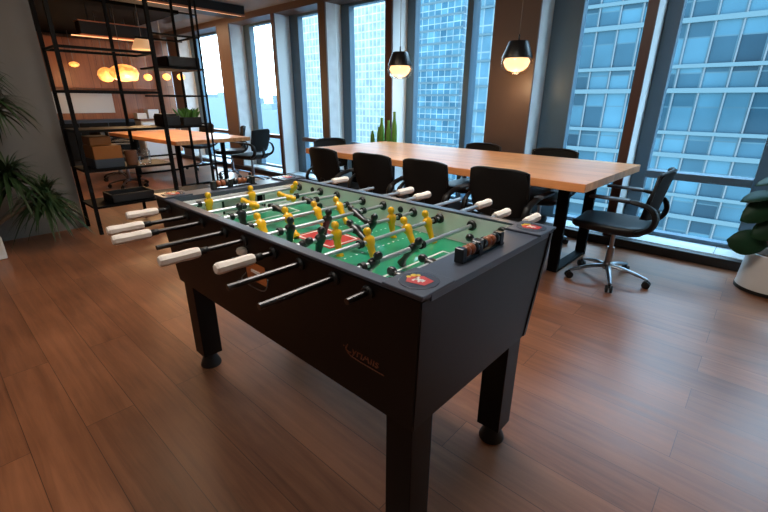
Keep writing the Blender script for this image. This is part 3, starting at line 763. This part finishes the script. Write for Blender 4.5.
for k, (y, z, w, h, m) in enumerate(((3.72, .92, .2, .12, 'paper'), (3.98, .92, .24, .2, 'whitepanel'), (4.2, .92, .14, .16, 'brownbox'))):
    bm = B(); box(bm, -.12, .12, -w/2, w/2, 0, h, .004)
    tag(obj('carton', bm, m, None, (XL+.28, y, z)), ['flat pale carton on the back counter nearest the white board', 'larger white carton in the middle of the back counter', 'small brown carton on the back counter near the pier'][k], 'box', 'cartons on the back counter')
HC = thing('wall_cabinet', 'copper toned wooden wall cabinets above the white board', 'cabinet', (XL+.2, 2.9, 1.55))
bx('carcass', 'veneer', -.18, .16, -1.1, 1.35, 0, .95, .004, HC)
for k in range(4): bx('door', 'veneer', .16, .18, -1.09+k*.61, -.49+k*.61, .01, .94, .003, HC)
# hanging lights of the rear area
LT = thing('linear_pendant', 'black linear pendant light with copper edges over the rear table', 'lamp', (-7.6, 2.42, 2.16))
bx('housing', 'blackmat', -.1, .1, -.45, .45, .03, .2, .01, LT)
for z in (.195, .02): bx('copper_edge', 'copper_trim', -.105, .105, -.455, .455, z, z+.014, 0, LT)
bx('light_bar', 'ledstrip', .06, .085, -.56, .46, 0, .012, 0, LT)
for y in (-.3, .0, .32): 
    bm = B(); tube(bm, [(0, y, .2), (0, y, ZC-2.16-.005)], .006, 6); obj('cable', bm, 'blackmat', LT)
PS = thing('shade_pendant', 'pale cone shade pendant glowing beside the linear light', 'lamp', (-7.3, 2.68, 2.03))
bm = B(); lathe(bm, [(.15, 0), (.145, .03), (.09, .14), (.03, .17), (.006, .172)], 28, cap=False); obj('lamp_shade', bm, 'paleshade', PS, smooth=60)
bm = B(); tube(bm, [(0, 0, .17), (0, 0, ZC-2.03)], .004, 6); obj('cord', bm, 'cable', PS)
def globe(x, y, z, r, h, lb, grp=None, e=0):
    t = thing('globe_pendant', lb, 'lamp', (x, y, z), 0, grp)
    bm = B(); lathe(bm, [(.01, -h), (r*.55, -h*.86), (r*.88, -h*.5), (r, 0), (r*.88, h*.5), (r*.5, h*.87), (.01, h)], 28); obj('globe', bm, 'globe', t, smooth=80)
    bm = B(); tube(bm, [(0, 0, h*.97), (0, 0, ZC-z)], .004, 6); obj('cord', bm, 'cable', t)
    if e:
        l = bpy.data.lights.new('globe_light', 'POINT'); l.energy = e; l.color = (1, .62, .3); l.shadow_soft_size = .1
        lo = bpy.data.objects.new('globe_light', l); COL.objects.link(lo); lo.parent = t; lo.location = (.3, 0, -h-.15)
globe(-7.35, 2.375, 1.70, .195, .12, 'large flattened crackle glass pendant glowing over the rear table', 'glowing globes over the rear table', 22)
globe(-8.1, 2.35, 1.70, .12, .11, 'added smaller globe imitating a reflection just left of the large flattened one', 'glowing globes over the rear table', 10)  # a lamp reflection, modelled as an extra glowing globe
for k, (x, y, z, r) in enumerate(((-8.4, 2.86, 1.68, .06), (-8.4, 3.08, 1.70, .07), (-8.4, 3.40, 1.72, .07), (-8.4, 3.66, 1.73, .07))):
    globe(x, y, z, r, r*.8, ['tiny glowing globe nearest the large crackle pendant', 'small glowing globe second from the large crackle pendant', 'small glowing globe just past the divider post', 'small glowing globe nearest the window'][k], 'small glowing globes in a row', 5)
globe(-10.6, 2.55, 1.98, .09, .05, 'dim little lamp glowing in front of the copper wall cabinets', None, 4)

# ------------------------------------------------------------------ outside
def tower(name, lb, x0, x1, y0, y1, z0, z1, fm, bands=None, bmat='band', mull=None):
    t = thing(name, lb, 'building', ((x0+x1)/2, y0, z0), 0)
    w = (x1-x0)/2
    bm = B(); box(bm, -w, w, 0, y1-y0, 0, z1-z0); obj('facade', bm, fm, t)
    if bands:
        bm = B()
        for z, th in bands:
            box(bm, -w-.1, w+.1, -.16, .1, z-z0-th/2, z-z0+th/2)
        obj('spandrel_bands', bm, bmat, t)
    if mull:
        bm = B(); x = -w
        while x <= w: box(bm, x-.04, x+.04, -.08, .05, 0, z1-z0); x += mull
        obj('mullions', bm, 'facmul', t)
    return t
bd = []
k = -14
while k < 4:
    z = 2.0+k*3.65; bd += [(z, .26), (z+1.3, .2)]; k += 1
tower('office_tower', 'blue glass office building with white floor bands right across the street', -13.5, 40, 31, 52, -50, 15, 'fac1', bd, 'band', 1.22)
tower('office_tower', 'gridded blue and white office tower between the cactus and the brown pier', -98.5, -70.5, 110, 140, -60, 48, 'fac2', [(k*3.5-.3, .5) for k in range(-16, 14)], 'band')
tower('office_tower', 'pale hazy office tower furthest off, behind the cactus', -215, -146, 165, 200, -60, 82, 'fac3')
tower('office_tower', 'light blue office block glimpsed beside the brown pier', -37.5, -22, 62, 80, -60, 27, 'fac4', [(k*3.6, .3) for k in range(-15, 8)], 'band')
rnd = random.Random(11)
blocks = [(-420, 220, 60, 4), (-520, 260, 80, -2), (-330, 210, 40, -6), (-600, 200, 90, 2), (-700, 330, 100, 6), (-460, 330, 70, 8)]
wd = ['wide low', 'long flat', 'squat', 'broad stepped', 'distant tall', 'distant narrow']
for (x, y, w, zt), q in zip(blocks, wd):
    bm = B(); box(bm, -w/2, w/2, 0, 30, -60, zt); box(bm, -w/4, w/6, 4, 24, zt, zt+5)
    tag(obj('distant_block', bm, 'hazeblock', None, (x, y, 0)), 'hazy pale city block on the horizon behind the rear windows', 'building', 'hazy blocks on the horizon')
bm = B(); box(bm, -1500, 800, 15, 1600, -60.5, -60); struct('ground_outside', bm, 'haze')

# ------------------------------------------------------------------ light
w = bpy.data.worlds.new('sky'); SC.world = w; w.use_nodes = True
nt = w.node_tree; bg = nt.nodes['Background']
tc = nt.nodes.new('ShaderNodeTexCoord'); sp = nt.nodes.new('ShaderNodeSeparateXYZ'); nt.links.new(tc.outputs['Generated'], sp.inputs[0])
cr = nt.nodes.new('ShaderNodeValToRGB'); nt.links.new(sp.outputs[2], cr.inputs[0])
e = cr.color_ramp.elements; e[0].position = 0; e[0].color = (.90, .97, 1, 1); e[1].position = .8; e[1].color = (.42, .70, 1, 1)
nt.links.new(cr.outputs[0], bg.inputs[0]); bg.inputs[1].default_value = 9.0

def area(name, loc, sx, sy, e, col, rot=(0, 0, 0), spread=PI):
    l = bpy.data.lights.new(name, 'AREA'); l.shape = 'RECTANGLE'; l.size = sx; l.size_y = sy; l.energy = e; l.color = col; l.spread = spread
    o = bpy.data.objects.new(name, l); COL.objects.link(o); o.location = loc; o.rotation_euler = rot
    return o
def panel_light(x, y, e, col, lb, sx=1.2, sy=.3):
    t = thing('ceiling_light', lb, 'lamp', (x, y, ZC), 0, 'flat ceiling lights')
    bm = B(); box(bm, -sx/2-.02, sx/2+.02, -sy/2-.02, sy/2+.02, -.03, -.001, .004); obj('housing', bm, 'lampblack', t)
    o = area('lamp_light', (0, 0, -.034), sx, sy, e, col); o.parent = t
panel_light(-1.25, 1.7, 36, (1, .94, .87), 'flat linear ceiling light over the foosball table', 1.6, .5)
panel_light(-1.0, -.5, 13, (1, .93, .84), 'added unseen fill light for the far inner wall of the foosball table', 1.6, .4)  # added overhead fill, brightens the far inner wall and the players
panel_light(-3.7, 1.2, 9, (1, .74, .50), 'flat linear ceiling light over the open floor by the grey wall')
panel_light(-3.2, 2.3, 10, (1, .76, .54), 'flat linear ceiling light between the two meeting tables')
panel_light(-8.6, 3.75, 20, (1, .68, .42), 'flat linear ceiling light over the rear meeting table')

# ------------------------------------------------------------------ camera
cam = bpy.data.cameras.new('camera'); co = bpy.data.objects.new('camera', cam); COL.objects.link(co)
cam.sensor_width = 36; cam.lens = 413.5633*36/768; cam.clip_start = .02; cam.clip_end = 4000
co.location = (0, 0, 1.32566)
pit, roll, yaw = 20.505956, .313415, 42.061374
Rm = Matrix.Rotation(R(yaw), 4, 'Z') @ Matrix.Rotation(R(90-pit), 4, 'X') @ Matrix.Rotation(R(roll), 4, 'Z')
co.rotation_euler = Rm.to_euler()
SC.camera = co
vs = SC.view_settings; vs.view_transform = 'Standard'; vs.look = 'None'; vs.exposure = .35; vs.gamma = 1; vs.use_curve_mapping = False
SC.cycles.use_denoising = True
SC.cycles.max_bounces = 8; SC.cycles.transparent_max_bounces = 16
SC.cycles.sample_clamp_indirect = 6
SC.cycles.use_light_tree = False
